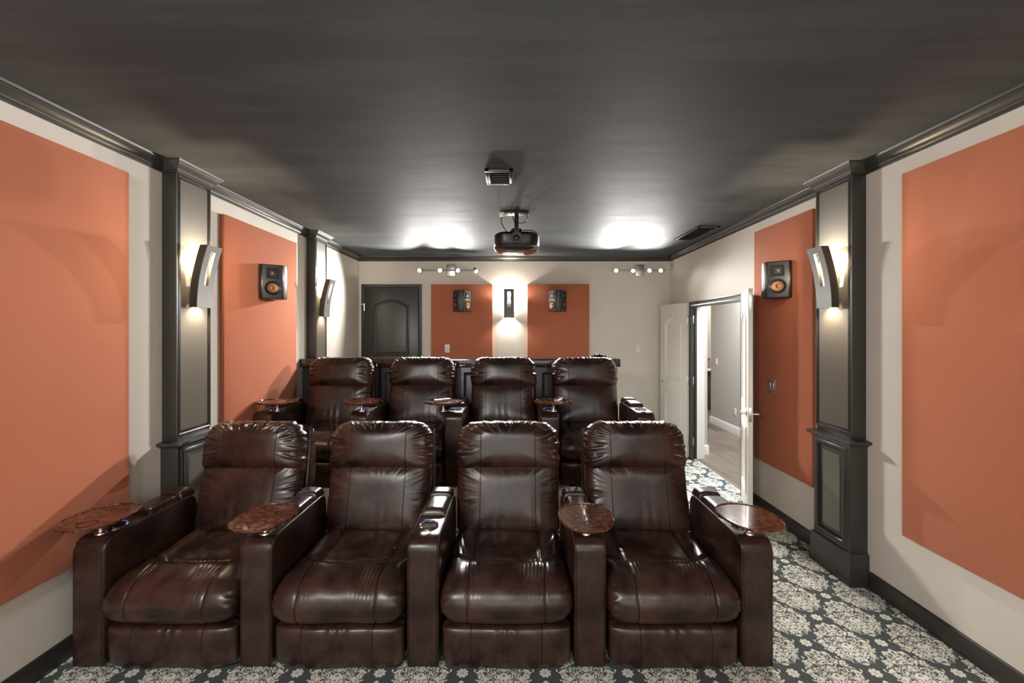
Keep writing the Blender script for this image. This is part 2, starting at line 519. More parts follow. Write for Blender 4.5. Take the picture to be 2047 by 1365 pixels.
# ------------------------------------------------------------------ doors
def arch_path(x0, x1, z0, z1, rise, y, n=14):
    """closed outline, straight bottom and sides, arched top"""
    pts = [(x0, y, z0), (x1, y, z0), (x1, y, z1)]
    for i in range(1, n):
        t = i / n
        x = x1 + (x0 - x1) * t
        pts.append((x, y, z1 + rise * math.sin(PI * t) ** 0.8))
    pts.append((x0, y, z1))
    return pts
RAISE = [(-0.004, 0.0), (0.002, 0.010), (0.010, 0.012), (0.016, 0.004), (0.024, 0.001), (0.034, 0.009), (0.040, 0.009), (0.046, 0.0)]
def leaf(name, w_, h, m, both=True, th=0.036):
    """door leaf in its own frame: hinge edge at x=0, thickness centred on y=0"""
    b = MB().box(0, w_, -th / 2, th / 2, 0.012, h, 0.002)
    for side in ((-1, 1) if both else (-1,)):
        y = side * th / 2
        for (z0, z1, rise) in ((0.97, h - 0.27, 0.10), (0.22, 0.80, 0.0)):
            if rise: p = arch_path(0.13, w_ - 0.13, z0, z1, rise, y)
            else: p = [(0.13, y, z0), (w_ - 0.13, y, z0), (w_ - 0.13, y, z1), (0.13, y, z1)]
            b.sweep(p, [(a * side * -1, q) for a, q in RAISE], (0, side, 0), closed=True)
    return b.obj(name, m)
def lever(parent, x, z, y, side, dirx):
    """rose and lever on one face"""
    b = MB()
    r = Matrix.Translation((x, y, z)) @ Matrix.Rotation(side * -PI / 2, 4, 'X')
    b.lathe([(0.026, 0), (0.026, 0.006), (0.021, 0.010), (0.010, 0.012), (0.010, 0.045), (0.0095, 0.05)], 24, r)
    b.tube([(x, y + side * 0.045, z), (x + dirx * 0.02, y + side * 0.048, z), (x + dirx * 0.07, y + side * 0.048, z + 0.002), (x + dirx * 0.115, y + side * 0.044, z)], 0.009, 12)
    return b.obj('door_handle', M['chrome'], parent)
def hinge(parent, x, y, z, sx=1):
    b = MB().box(x - 0.026, x - 0.003, y - 0.003, y + 0.001, z - 0.05, z + 0.05, 0.001).box(x + 0.003, x + 0.026, y - 0.003, y + 0.001, z - 0.05, z + 0.05, 0.001)
    b.tube([(x, y - 0.006, z - 0.05), (x, y - 0.006, z + 0.05)], 0.006, 10)
    return b.obj('hinge', M['nickel'], parent)

LW = 0.66
# leaf of the near jamb, swung into the room towards the camera
d1 = leaf('door_1', LW, 2.0, M['door'])
d1.location = (XR - 0.022, DY0 + 0.03, 0)
d1.rotation_euler = (0, 0, math.atan2(-0.655, -0.275))
struct(d1, 'open white double door leaf with flush bolt in its edge')
lever(d1, LW - 0.06, 0.93, 0.018, 1, -1); lever(d1, LW - 0.06, 0.93, -0.018, -1, -1)
MB().box(LW - 0.0005, LW + 0.002, -0.011, 0.011, 1.80, 1.985, 0.0008).box(LW, LW + .004, -0.004, 0.004, 1.86, 1.88, 0.001).obj('flush_bolt', M['nickel'], d1)
MB().box(LW - 0.0005, LW + 0.002, -0.012, 0.012, 0.87, 0.99, 0.0008).obj('latch_plate', M['nickel'], d1)
# leaf of the far jamb, folded back towards the rear wall
d2 = leaf('door_2', LW, 2.0, M['door'])
d2.location = (XR - 0.03, DY1 - 0.01, 0)
d2.rotation_euler = (0, 0, math.atan2(0.635, -0.125))
struct(d2, 'open white double door leaf near the rear wall')
lever(d2, LW - 0.06, 0.93, 0.018, 1, -1)
for z in (0.22, 1.0, 1.78):
    h = MB().box(XR - 0.004, XR + 0.036, DY1 - 0.0245, DY1 - 0.020, z - 0.05, z + 0.05, 0.001).tube([(XR - 0.012, DY1 - 0.022, z - 0.05), (XR - 0.012, DY1 - 0.022, z + 0.05)], 0.007, 10).box(XR - 0.055, XR - .014, DY1 - 0.030, DY1 - 0.026, z - 0.05, z + 0.05, 0.001)
    ho = h.obj('hinge', M['nickel'])
    ho.parent = d2; ho.matrix_parent_inverse = (Matrix.Translation(d2.location) @ d2.rotation_euler.to_matrix().to_4x4()).inverted()
# dark door on the rear platform
d3w = 0.775
d3 = leaf('door_3', d3w, 1.94, M['trim'], both=False)
d3.location = (XL + 0.09, YB - 0.02, RISER)
struct(d3, 'closed dark bronze door in the rear wall')
for z in (0.35, 1.66):
    MB().tube([(0.0, -0.026, z - 0.05), (0.0, -0.026, z + 0.05)], 0.008, 10).box(-0.05, 0.0, -0.028, -0.022, z + 0.035, z + 0.048).obj('hinge', M['nickel'], d3)
lever(d3, d3w - 0.06, 0.93, -0.018, -1, -1)
struct(MB().sweep([(XL + 0.088, YB, RISER), (XL + 0.088, YB, RISER + 1.945), (XL + 0.087 + d3w, YB, RISER + 1.945), (XL + 0.087 + d3w, YB, RISER)],
       [(a * 0.6, q) for a, q in CAS], (0, -1, 0)).obj('trim_4', M['trim']), 'dark casing of the rear door')

# ------------------------------------------------------------------ pilasters
def pilaster(side, y0, y1, zb, label):
    L = y1 - y0; cy = (y0 + y1) / 2
    t = thing('pilaster', label, 'pilaster', (XR if side == 'R' else XL, cy, zb), PI / 2 if side == 'R' else -PI / 2, 'dark bronze pilasters along the side walls')
    # own frame: x runs along the wall, -y... the wall is at y=0 and the room is towards +y
    h = ZC - zb; hl = L / 2; top = h - 0.001
    s = MB().box(-hl, hl, 0.0, PD, 0.93, top, 0.002)
    zt = h - 0.105
    s.sweep([(-hl + 0.012, PD, 0.985), (hl - 0.012, PD, 0.985), (hl - 0.012, PD, zt), (-hl + 0.012, PD, zt)], [(0, 0.0), (0.001, 0.006), (0.006, 0.008), (0.011, 0.005), (0.017, 0.004), (0.020, 0.0)][::-1], (0, 1, 0), closed=True) if False else None
    s.obj('shaft', M['trim'], t)
    fp = MB().box(-hl + 0.026, hl - 0.026, PD, PD + 0.0015, 1.0, zt)
    fp.obj('face_panel', M['trimpanel'], t, smooth=False)
    fr = MB().sweep([(-hl + 0.010, PD, 0.982), (-hl + 0.010, PD, zt + 0.016), (hl - 0.010, PD, zt + 0.016), (hl - 0.010, PD, 0.982)], [(0, 0.0), (-0.001, 0.006), (-0.005, 0.009), (-0.010, 0.005), (-0.016, 0.004), (-0.018, 0.0)], (0, 1, 0), closed=True)
    fr.obj('panel_moulding', M['trim'], t)
    p = PD + 0.014
    ped = MB().box(-hl - 0.012, hl + 0.012, 0.0, p, 0.0, 0.905, 0.002)
    ped.obj('pedestal', M['trim'], t)
    x0, x1, z0, z1 = -hl + 0.045, hl - 0.045, 0.27, 0.85
    pm = MB().sweep([(x0, p, z0), (x0, p, z1), (x1, p, z1), (x1, p, z0)], [(0, 0), (0, 0.012), (-0.006, 0.019), (-0.014, 0.019), (-0.018, 0.012), (-0.026, 0.010), (-0.032, 0.004), (-0.036, 0.0)], (0, 1, 0), closed=True)
    pm.obj('panel_moulding', M['trim'], t)
    MB().box(x0 + 0.036, x1 - 0.036, p, p + 0.002, z0 + 0.036, z1 - 0.036).obj('pedestal_panel', M['trimpanel'], t, smooth=False)
    cap = MB().sweep([(hl + 0.012, 0, 0.89), (hl + 0.012, p, 0.89), (-hl - 0.012, p, 0.89), (-hl - 0.012, 0, 0.89)],
                     [(0.0, 0.0), (-0.008, 0.004), (-0.012, 0.014), (-0.030, 0.020), (-0.036, 0.027), (-0.034, 0.040), (0.0, 0.045)], (0, 0, 1))
    cap.box(-hl - 0.012, hl + 0.012, 0.0, p, 0.90, 0.9345)
    cap.obj('ledge', M['trim'], t)
    pl = MB().sweep([(hl + 0.012, 0, 0), (hl + 0.012, p, 0), (-hl - 0.012, p, 0), (-hl - 0.012, 0, 0)],
                    [(0, 0), (-0.020, 0.0), (-0.020, 0.092), (-0.015, 0.105), (-0.014, 0.195), (-0.010, 0.205), (0, 0.21)], (0, 0, 1))
    pl.obj('plinth', M['trim'], t)
    return t
pilaster('L', 2.80, 3.10, 0, 'dark bronze pilaster behind the leftmost front recliner, carrying a curved sconce')
pilaster('L', 4.76, 5.03, RISER, 'dark bronze pilaster nearest the rear door, behind the granite counter end')
pilaster('R', 2.84, 3.16, 0, 'dark bronze pilaster on the door side wall with panelled pedestal on the carpet')

# ------------------------------------------------------------------ acoustic panels
def apanel(w_, z0, z1, t_, label, loc, rz):
    o = MB().box(-w_ / 2, w_ / 2, -t_ - 0.0013, -0.0013, z0, z1, 0.003, 2).obj('acoustic_panel', M['fabric'], loc=loc, rot=(0, 0, rz))
    return tag(o, label, 'wall panel', 'burnt orange acoustic panels')
apanel(1.9, 0.46, 2.545, 0.035, 'large orange fabric panel on the wall beside the tray of the leftmost front seat', (XL, 1.57, 0), PI / 2)
apanel(1.12, 0.46, 2.53, 0.035, 'orange fabric wall panel between the two dark pilasters, speaker mounted on it', (XL, 3.91, 0), PI / 2)
apanel(1.9, 0.46, 2.545, 0.035, 'large orange fabric panel on the wall in front of the lone pilaster, nearest the camera', (XR, 1.59, 0), -PI / 2)
apanel(0.80, 0.46, 2.56, 0.025, 'orange fabric wall panel beside the double doors with a speaker and switches', (XR, 3.715, 0), -PI / 2)
apanel(0.885, 0.95, 2.307, 0.04, 'orange fabric panel on the rear wall beside the dark door, outlet near its bottom', (-0.7425, YB, 0), 0)
apanel(0.89, 0.95, 2.31, 0.04, 'orange fabric panel on the rear wall between the sconce and bare beige wall', (0.65, YB, 0), 0)

# ------------------------------------------------------------------ speakers
def speaker(label, loc, rz):
    """bipole surround speaker: wall at y=0, room towards -y"""
    t = thing('surround_speaker', label, 'speaker', loc, rz, 'surround speakers mounted on orange panels')
    H = 0.15
    A, B = (0.128, -0.02), (0.036, -0.155)
    poly = [(-0.128, 0.0), (-0.128, -0.02), (-0.036, -0.155), (0.036, -0.155), (0.128, -0.02), (0.128, 0.0)]
    MB().prism(poly, -H, H, 0.003, axis='z').obj('cabinet', M['black'], t)
    MB().box(-0.024, 0.024, -0.158, -0.1545, -H + 0.004, H - 0.004, 0.001).obj('front_strip', M['grey'], t)
    for s in (-1, 1):
        a = Vector((s * A[0], A[1], 0)); b_ = Vector((s * B[0], B[1], 0))
        xd = (b_ - a).normalized(); c = (a + b_) / 2
        nd = Vector((s * 1.0, -0.68, 0)); nd = (nd - xd * nd.dot(xd)).normalized()
        X = Matrix(((xd.x, 0, nd.x, c.x), (xd.y, 0, nd.y, c.y), (0, 1, 0, 0), (0, 0, 0, 1)))  # local x along face, y up, z outward
        W = (b_ - a).length / 2 - 0.006
        bf = MB().box(-W, W, -H + 0.006, H - 0.006, -0.002, 0.004, 0.0015, xf=X)
        bo = bf.obj('baffle', M['grey'], t)
        hz = 0.072
        hn = MB()
        ow, iw = 0.046, 0.012
        v = [(-ow, hz - ow, .0055), (ow, hz - ow, .0055), (ow, hz + ow, .0055), (-ow, hz + ow, .0055), (-ow + .005, hz - ow + .005, .0055), (ow - .005, hz - ow + .005, .0055), (ow - .005, hz + ow - .005, .0055), (-ow + .005, hz + ow - .005, .0055),
             (-iw, hz - iw, -.022), (iw, hz - iw, -.022), (iw, hz + iw, -.022), (-iw, hz + iw, -.022)]
        # the horn is a raised square funnel
        v = [(p[0], p[1], p[2] + (0.022 if p[2] < 0 else 0.006)) for p in v]
        f = [(0, 1, 5, 4), (1, 2, 6, 5), (2, 3, 7, 6), (3, 0, 4, 7), (4, 5, 9, 8), (5, 6, 10, 9), (6, 7, 11, 10), (7, 4, 8, 11), (8, 9, 10, 11)]
        base = len(v); v += [(-ow, hz - ow, 0.003), (ow, hz - ow, .003), (ow, hz + ow, .003), (-ow, hz + ow, .003)]
        f += [(0, 1, base + 1, base), (1, 2, base + 2, base + 1), (2, 3, base + 3, base + 2), (3, 0, base, base + 3)]
        hn.add([X @ Vector(p) for p in v], f)
        hn.obj('horn', M['blackmatte'], bo, smooth=False)
        MB().lathe([(0.0, 0.012), (0.006, 0.011), (0.009, 0.006), (0.009, 0.003)], 16, X @ Matrix.Translation((0, hz, 0)), False).obj('tweeter', M['silver'], bo)
        wz = -0.056
        Xw = X @ Matrix.Translation((0, wz, 0))
        MB().lathe([(0.060, 0.003), (0.062, 0.008), (0.058, 0.012), (0.052, 0.012), (0.046, 0.009), (0.041, 0.008), (0.041, 0.003)], 40, Xw, False).obj('woofer_surround', M['black'], bo)
        MB().lathe([(0.042, 0.010), (0.020, 0.004), (0.015, 0.0045), (0.013, 0.010), (0.006, 0.013), (0.0, 0.0135)], 40, Xw, False).obj('woofer_cone', M['copper'], bo)
    return t
speaker('black surround speaker on the orange panel between the two dark pilasters', (XL + 0.037, 3.94, 2.07), PI / 2)
speaker('black surround speaker on the orange panel above the switches by the double doors', (XR - 0.027, 3.68, 2.06), -PI / 2)
speaker('black surround speaker on the rear orange panel next to the dark door', (-0.735, YB - 0.042, 2.065), 0)
speaker('black surround speaker on the rear orange panel farther from the dark door', (0.635, YB - 0.042, 2.065), 0)

# ------------------------------------------------------------------ sconces
def sconce(label, loc, rz, power, H=0.41, hw=0.072, color=(1.0, 0.80, 0.52)):
    """wall at y=0, room towards -y, origin at the middle of its height"""
    t = thing('wall_sconce', label, 'wall lamp', loc, rz, 'curved metal wall sconces')
    n = 14; th = 0.052
    prof = []
    for i in range(n + 1):
        q = i / n
        prof.append((0.062 + 0.072 * q ** 2.0, -H / 2 + H * q))
    w0, w1 = 0.022, hw   # half width of the slot, half width of the plate
    s0, s1 = 0.36, 0.90  # slot from / to
    def strip(a, b_, q0, q1, d0, d1, mb):
        qs = [q0 + (q1 - q0) * k / 10 for k in range(11)]
        v = []; f = []
        for q in qs:
            y = 0.062 + 0.072 * q ** 2; z = -H / 2 + H * q
            v += [(a, -(y - d0), z), (b_, -(y - d0), z), (b_, -(y - d1), z), (a, -(y - d1), z)]
        for k in range(10):
            o = k * 4
            for j in range(4): f.append((o + j, o + (j + 1) % 4, o + 4 + (j + 1) % 4, o + 4 + j))
        f += [(0, 1, 2, 3), (43, 42, 41, 40)]
        mb.add(v, f)
    face = MB()
    strip(-w1, -w0, 0, 1, 0, 0.004, face); strip(w0, w1, 0, 1, 0, 0.004, face)
    strip(-w0, w0, 0, s0, 0, 0.004, face); strip(-w0, w0, s1, 1, 0, 0.004, face)
    face.obj('face_plate', M['sconce'], t)
    sd = MB(); strip(-w1, -w1 + 0.004, 0, 1, 0.004, th, sd); strip(w1 - 0.004, w1, 0, 1, 0.004, th, sd)
    sd.obj('side_cheeks', M['bronze'], t)
    MB().box(-0.03, 0.03, -0.022, 0.0, -0.12, 0.0, 0.003).obj('wall_bracket', M['bronze'], t)
    MB().tube([(0, -0.045, -0.01), (0, -0.045, 0.03)], 0.010, 12).box(-0.006, 0.006, -0.05, -0.012, -0.04, -0.01).obj('lamp_holder', M['bronze'], t)
    MB().lathe([(0.002, 0.03), (0.008, 0.035), (0.010, 0.055), (0.008, 0.075), (0.001, 0.082)], 14, Matrix.Translation((0, -0.045, 0))).obj('bulb', M['sbulb'], t)
    Mx = Matrix.Translation(loc) @ Matrix.Rotation(rz, 4, 'Z')
    up = light('sconce_uplight', 'POINT', Mx @ Vector((0, -0.045, 0.115)), power, color, 0.012)
    dn = light('sconce_downlight', 'SPOT', Mx @ Vector((0, -0.036, -H / 2 + 0.03)), power * 1.0, color, 0.015, aim=Mx @ Vector((0, -0.036, -2)), spot=math.radians(130), blend=0.8)
    return t
sconce('curved silver sconce on the pilaster behind the leftmost front recliner', (XL + PD + 0.002, 2.96, 2.0), PI / 2, 11.0)
sconce('curved silver sconce on the far pilaster near the rear dark door', (XL + PD + 0.002, 4.90, 2.0), PI / 2, 11.0, color=(1, .86, .66))
sconce('curved silver sconce on the pilaster of the door side wall', (XR - PD - 0.002, 3.0, 2.0), -PI / 2, 11.0)
sconce('slotted metal sconce on the rear wall between two orange panels', (-0.06, YB - 0.001, 2.03), 0, 24.0, color=(1, .93, .80))

# ------------------------------------------------------------------ track lights on the rear wall
def track(label, cx, heads, plate_x, aims, powers):
    t = thing('track_light', label, 'spotlight bar', (cx, YB, 2.51), 0, 'four head spotlight bars on the rear wall')
    MB().box(plate_x - 0.065, plate_x + 0.065, -0.022, 0, -0.085, 0.085, 0.008, 3).obj('wall_plate', M['nickel'], t)
    x0, x1 = min(heads) - 0.07, max(heads) + 0.07
    MB().tube([(x0, -0.055, 0), (x1, -0.055, 0)], 0.007, 10).tube([(plate_x, -0.015, 0), (plate_x, -0.055, 0)], 0.012, 10).obj('bar', M['nickel'], t)
    for hx, am, power in zip(heads, aims, powers):
        d = Vector(am).normalized()
        c = Vector((hx, -0.075, 0))
        R = Matrix.Translation(c) @ d.to_track_quat('Z', 'Y').to_matrix().to_4x4()
        hd = MB().lathe([(0.010, -0.045), (0.020, -0.042), (0.023, -0.02), (0.029, 0.022), (0.030, 0.030), (0.027, 0.030), (0.022, 0.012), (0.0, 0.010)], 24, R, False).obj('lamp_head', M['nickel'], t)
        MB().lathe([(0.0, 0.011), (0.019, 0.012), (0.022, 0.020), (0.016, 0.027), (0.0, 0.029)], 20, R, False).obj('bulb', M['bulb'], hd)
        p = Matrix.Translation((cx, YB, 2.51)) @ (R @ Vector((0, 0, 0.045)))
        l = light('track_spot', 'SPOT', p, power, (1.0, 0.965, 0.92), 0.022, aim=p + d, spot=math.radians(98), blend=0.6)
    return t
track('spotlight bar above the rear dark door, one head tilted down', -0.90, [-0.43, -0.15, 0.10, 0.36], 0.0, [(-0.30, -1, -0.36), (0.20, -1, -0.42), (0.45, -1, -0.40), (0.5, -0.7, -0.8)], (165, 130, 130, 50))
track('spotlight bar on the rear wall nearest the double doors, over bare beige wall', 1.83, [-0.35, -0.11, 0.13, 0.29], 0.0, [(-0.45, -1, -0.46), (-0.3, -0.8, -0.5), (-0.60, -1, -0.48), (-0.65, -1, -0.46)], (195, 80, 140, 50))

# ------------------------------------------------------------------ ceiling vents
def vent(label, x0, x1, y0, y1, drop, nsl, across):
    t = thing('ceiling_vent', label, 'vent', ((x0 + x1) / 2, (y0 + y1) / 2, ZC), 0, 'dark ceiling vents')
    w_, l_ = (x1 - x0) / 2, (y1 - y0) / 2
    f = MB().box(-w_, w_, -l_, -l_ + 0.028, -drop, 0, 0.002).box(-w_, w_, l_ - 0.028, l_, -drop, 0, 0.002).box(-w_, -w_ + 0.028, -l_, l_, -drop, 0, 0.002).box(w_ - 0.028, w_, -l_, l_, -drop, 0, 0.002)
    f.obj('frame', M['trim'], t)
    MB().box(-w_ + .02, w_ - .02, -l_ + .02, l_ - .02, -0.003, -0.0005).obj('backing', M['blackmatte'], t)
    sl = MB()
    for k in range(nsl):
        p = -l_ + 0.03 + (2 * l_ - 0.06) * (k + 0.5) / nsl
        sl.box(-w_ + .026, w_ - .026, -0.017, 0.017, -0.001, 0.001, xf=Matrix.Translation((0, p, -drop * 0.6)) @ Matrix.Rotation(0.28, 4, 'X'))
    sl.obj('louvre', M['grey'], t)
vent('dark ceiling vent between the camera and the projector', -0.19, 0.0, 2.92, 3.20, 0.018, 6, False)
vent('long dark ceiling vent beside the crown moulding above the double doors', 1.90, 2.13, 4.52, 5.20, 0.012, 11, True)

# ------------------------------------------------------------------ projector
def projector():
    t = thing('projector', 'black ceiling mounted projector hanging above the rear recliner row', 'projector', (0.03, 4.02, 0), 0)
    zc = 2.455
    W, D, H = 0.205, 0.19, 0.085
    pl = []
    for k in range(64):   # rounded plan with cut corners and bowed front
        a = 2 * PI * k / 64; c, s = math.cos(a), math.sin(a)
        pl.append((W * math.copysign(abs(c) ** 0.42, c), D * math.copysign(abs(s) ** 0.62, s)))
    v = []; f = []
    layers = [(0.055, 0.86), (0.045, 0.93), (0.03, 1.0), (-0.045, 1.0), (-0.06, 0.97)]
    for z, k in layers: v += [(x * k, y * k, zc + z) for x, y in pl]
    n = 64
    for i in range(len(layers) - 1):
        for k in range(n): f.append((i * n + k, i * n + (k + 1) % n, (i + 1) * n + (k + 1) % n, (i + 1) * n + k))
    f.append(tuple(range(n))); f.append(tuple((len(layers) - 1) * n + k for k in range(n)))
    MB().add(v, f).obj('housing', M['black'], t)
    v = []; f = []
    layers = [(-0.0605, 0.965), (-0.066, 1.0), (-0.078, 0.97), (-0.100, 0.80), (-0.112, 0.55), (-0.116, 0.2)]
    for z, k in layers: v += [(x * k, y * k, zc + z) for x, y in pl]
    for i in range(len(layers) - 1):
        for k in range(n): f.append((i * n + k, i * n + (k + 1) % n, (i + 1) * n + (k + 1) % n, (i + 1) * n + k))
    f.append(tuple(range(n))); f.append(tuple((len(layers) - 1) * n + k for k in range(n)))
    MB().add(v, f).obj('glossy_underside', mat('smoked_chrome', (0.32, 0.27, 0.25), 0.12, metal=0.9), t)
    X = Matrix.Translation((0.0, -D + 0.004, zc - 0.002)) @ Matrix.Rotation(PI / 2, 4, 'X')
    lr = MB().lathe([(0.052, 0.0), (0.052, 0.012), (0.046, 0.018), (0.040, 0.018), (0.036, 0.010), (0.028, 0.008), (0.026, 0.0)], 40, X, False).obj('lens_ring', M['grey'], t)
    MB().lathe([(0.027, 0.004), (0.018, 0.010), (0.0, 0.013)], 32, X, False).obj('lens', M['lens'], lr)
    mt = MB().box(-0.085, 0.085, -0.07, 0.07, zc + 0.055, zc + 0.068, 0.002).box(-0.05, 0.05, -0.04, 0.04, zc + 0.068, zc + 0.085, 0.003)
    mt.lathe([(0.055, 0), (0.058, 0.012), (0.045, 0.03), (0.025, 0.036)], 28, Matrix.Translation((0, 0, zc + 0.083)))
    for sx in (-1, 1):
        for sy in (-1, 1): mt.tube([(sx * 0.07, sy * 0.055, zc + 0.06), (sx * 0.12, sy * 0.10, zc + 0.058)], 0.006, 8)
    mt.obj('mount_bracket', M['blackmatte'], t)
    MB().lathe([(0.024, 0.0), (0.026, 0.004), (0.024, 0.010)], 24, Matrix.Translation((0, -0.045, zc + 0.094)) @ Matrix.Rotation(PI / 2.4, 4, 'X')).obj('collar', M['chrome'], t)
    MB().lathe([(0.020, zc + 0.11), (0.020, ZC - 0.012)], 24).obj('pole', M['black'], t)
    MB().box(-0.11, 0.11, -0.06, 0.06, ZC - 0.014, ZC - 0.0005, 0.002).obj('ceiling_plate', M['black'], t)
    MB().box(-0.155, -0.115, -0.03, 0.02, ZC - 0.03, ZC - 0.001, 0.003).obj('power_plug', M['plate'], t)
    cb = MB()
    def arc(p0, p1, p2, n=14):
        p0, p1, p2 = map(Vector, (p0, p1, p2))
        return [p0 * (1 - q) ** 2 + p1 * 2 * q * (1 - q) + p2 * q * q for q in [i / n for i in range(n + 1)]]
    cb.tube(arc((-0.12, -0.02, ZC - 0.03), (-0.17, -0.02, zc + 0.18), (-0.08, -0.05, zc + 0.07)), 0.004)
    cb.tube(arc((-0.05, -0.05, ZC - 0.014), (-0.02, -0.05, ZC - 0.09), (-0.018, -0.02, ZC - 0.10)), 0.0035)
    cb.tube(arc((0.09, -0.04, ZC - 0.014), (0.12, -0.04, ZC - 0.11), (0.018, -0.02, ZC - 0.10)), 0.0035)
    cb.tube(arc((0.05, -0.04, zc + 0.09), (0.18, -0.04, zc + 0.11), (0.19, -0.06, zc + 0.035)), 0.004)
    cb.obj('cable', M['black'], t)
projector()

# ------------------------------------------------------------------ leather cushions
rng = np.random.default_rng(7)
def wav(x, seed, f0, n=4):
    r = np.random.default_rng(seed); y = np.zeros_like(x)
    for k in range(n):
        y += np.sin(x * f0 * (0.6 + 0.9 * r.random()) * (1 + k * 0.55) + r.random() * 6.28) / (1 + 0.4 * k)
    return y / 2.0

def rounded_rect(w_, h, rt, rb, n):
    """outline centred on x, z from 0 to h; equal arc steps; starts at the bottom centre"""
    pts = []
    def arc(cx, cz, r, a0, a1, k=24):
        for i in range(k + 1):
            a = a0 + (a1 - a0) * i / k; pts.append((cx + r * math.cos(a), cz + r * math.sin(a)))
    pts.append((0, 0))
    arc(w_ - rb, rb, rb, -PI / 2, 0); arc(w_ - rt, h - rt, rt, 0, PI / 2)
    arc(-w_ + rt, h - rt, rt, PI / 2, PI); arc(-w_ + rb, rb, rb, PI, 1.5 * PI)
    pts.append((0, 0))
    P = np.array(pts); d = np.r_[0, np.cumsum(np.linalg.norm(np.diff(P, axis=0), axis=1))]
    s = np.linspace(0, d[-1], n, endpoint=False)
    return np.c_[np.interp(s, d, P[:, 0]), np.interp(s, d, P[:, 1])], s

def pillow(name, w_, h, rt, rb, T, Tb, m, parent, seed, pucker=0.006, loc=(0, 0, 0), lean=0.0, nt=260, nr=34, flat=5.0, side_from=0.0, gather=0.0):
    B, s = rounded_rect(w_, h, rt, rb, nt)
    c = np.array([0.0, h * 0.5])
    verts = []; faces = []
    ruf = wav(s, seed, 62.0, 4); ruf2 = wav(s, seed + 1, 130.0, 3); slow = wav(s, seed + 2, 12.0, 3)
    up = np.clip((B[:, 1] / h - side_from) / 0.3, 0.0, 1.0)            # more gathers towards the top
    xs = B[:, 0]
    rr = [1 - (1 - i / (nr - 1)) ** 1.0 for i in range(nr)]
    rr = np.array(rr) ** 0.75
    def ring(r, front):
        wob = 1 + (0.015 * slow + pucker * 1.6 * ruf * up) * (r ** 6)
        # the base of the outline is squared off: blend from soft ellipse to outline
        p = c + (B - c) * (r * wob)[:, None]
        prof = max(0.0, 1 - r ** flat) ** 0.5
        d = (T if front else -Tb) * prof
        if front:
            mask = math.exp(-((r - 0.90) / 0.085) ** 2)
            mask2 = math.exp(-((r - 0.80) / 0.14) ** 2)
            d = d + mask * up * (pucker * 1.7 * np.abs(ruf) + pucker * 0.5 * ruf2) + mask2 * up * pucker * (0.6 * slow + 0.55 * ruf) - pucker * 0.25 * up * mask2
        else: d = d + np.zeros_like(s)
        x = p[:, 0]; z = p[:, 1]
        if front:
            # soft sags over the middle
            d = d + 0.004 * np.sin(x * 9 + seed) * np.cos(z * 11 + seed * 2) * (1 - r ** 4)
            if gather > 0:   # vertical folds rising from the bottom edge
                d = d + gather * np.exp(-(z / 0.09)) * np.sin(x * 70 + 2 * np.sin(x * 23 + seed)) * np.exp(-((x - 0.05) / 0.16) ** 2) * (1 - r ** 10)
        return np.c_[x, -d, z]
    rings = [ring(r, True) for r in rr[::-1][:-1]] if False else None
    R = []
    for r in rr[1:]: R.append(ring(float(r), True))
    for r in rr[::-1][1:-1]: R.append(ring(float(r), False))
    ctr_f = np.array([[0, -T, c[1]]]); ctr_b = np.array([[0, Tb, c[1]]])
    ctr_f[0, 1] = R[0][:, 1].mean(); ctr_f[0, 2] = R[0][:, 2].mean()
    V = np.vstack([ctr_f] + R + [ctr_b])
    faces = []
    for k in range(nt): faces.append((0, 1 + (k + 1) % nt, 1 + k))
    for i in range(len(R) - 1):
        o = 1 + i * nt
        for k in range(nt):
            faces.append((o + k, o + (k + 1) % nt, o + nt + (k + 1) % nt, o + nt + k))
    last = 1 + (len(R) - 1) * nt; e = len(V) - 1
    for k in range(nt): faces.append((e, last + k, last + (k + 1) % nt))
    return link(name, V.tolist(), faces, m, parent, smooth=True, loc=loc, rot=(-lean, 0, 0))

def catmull(P, n):
    P = np.array(P, float); k = len(P); out = []
    for i in range(k):
        p0, p1, p2, p3 = P[(i - 1) % k], P[i], P[(i + 1) % k], P[(i + 2) % k]
        for j in range(n):
            t = j / n
            out.append(0.5 * ((2 * p1) + (-p0 + p2) * t + (2 * p0 - 5 * p1 + 4 * p2 - p3) * t * t + (-p0 + 3 * p1 - 3 * p2 + p3) * t ** 3))
    return np.array(out)

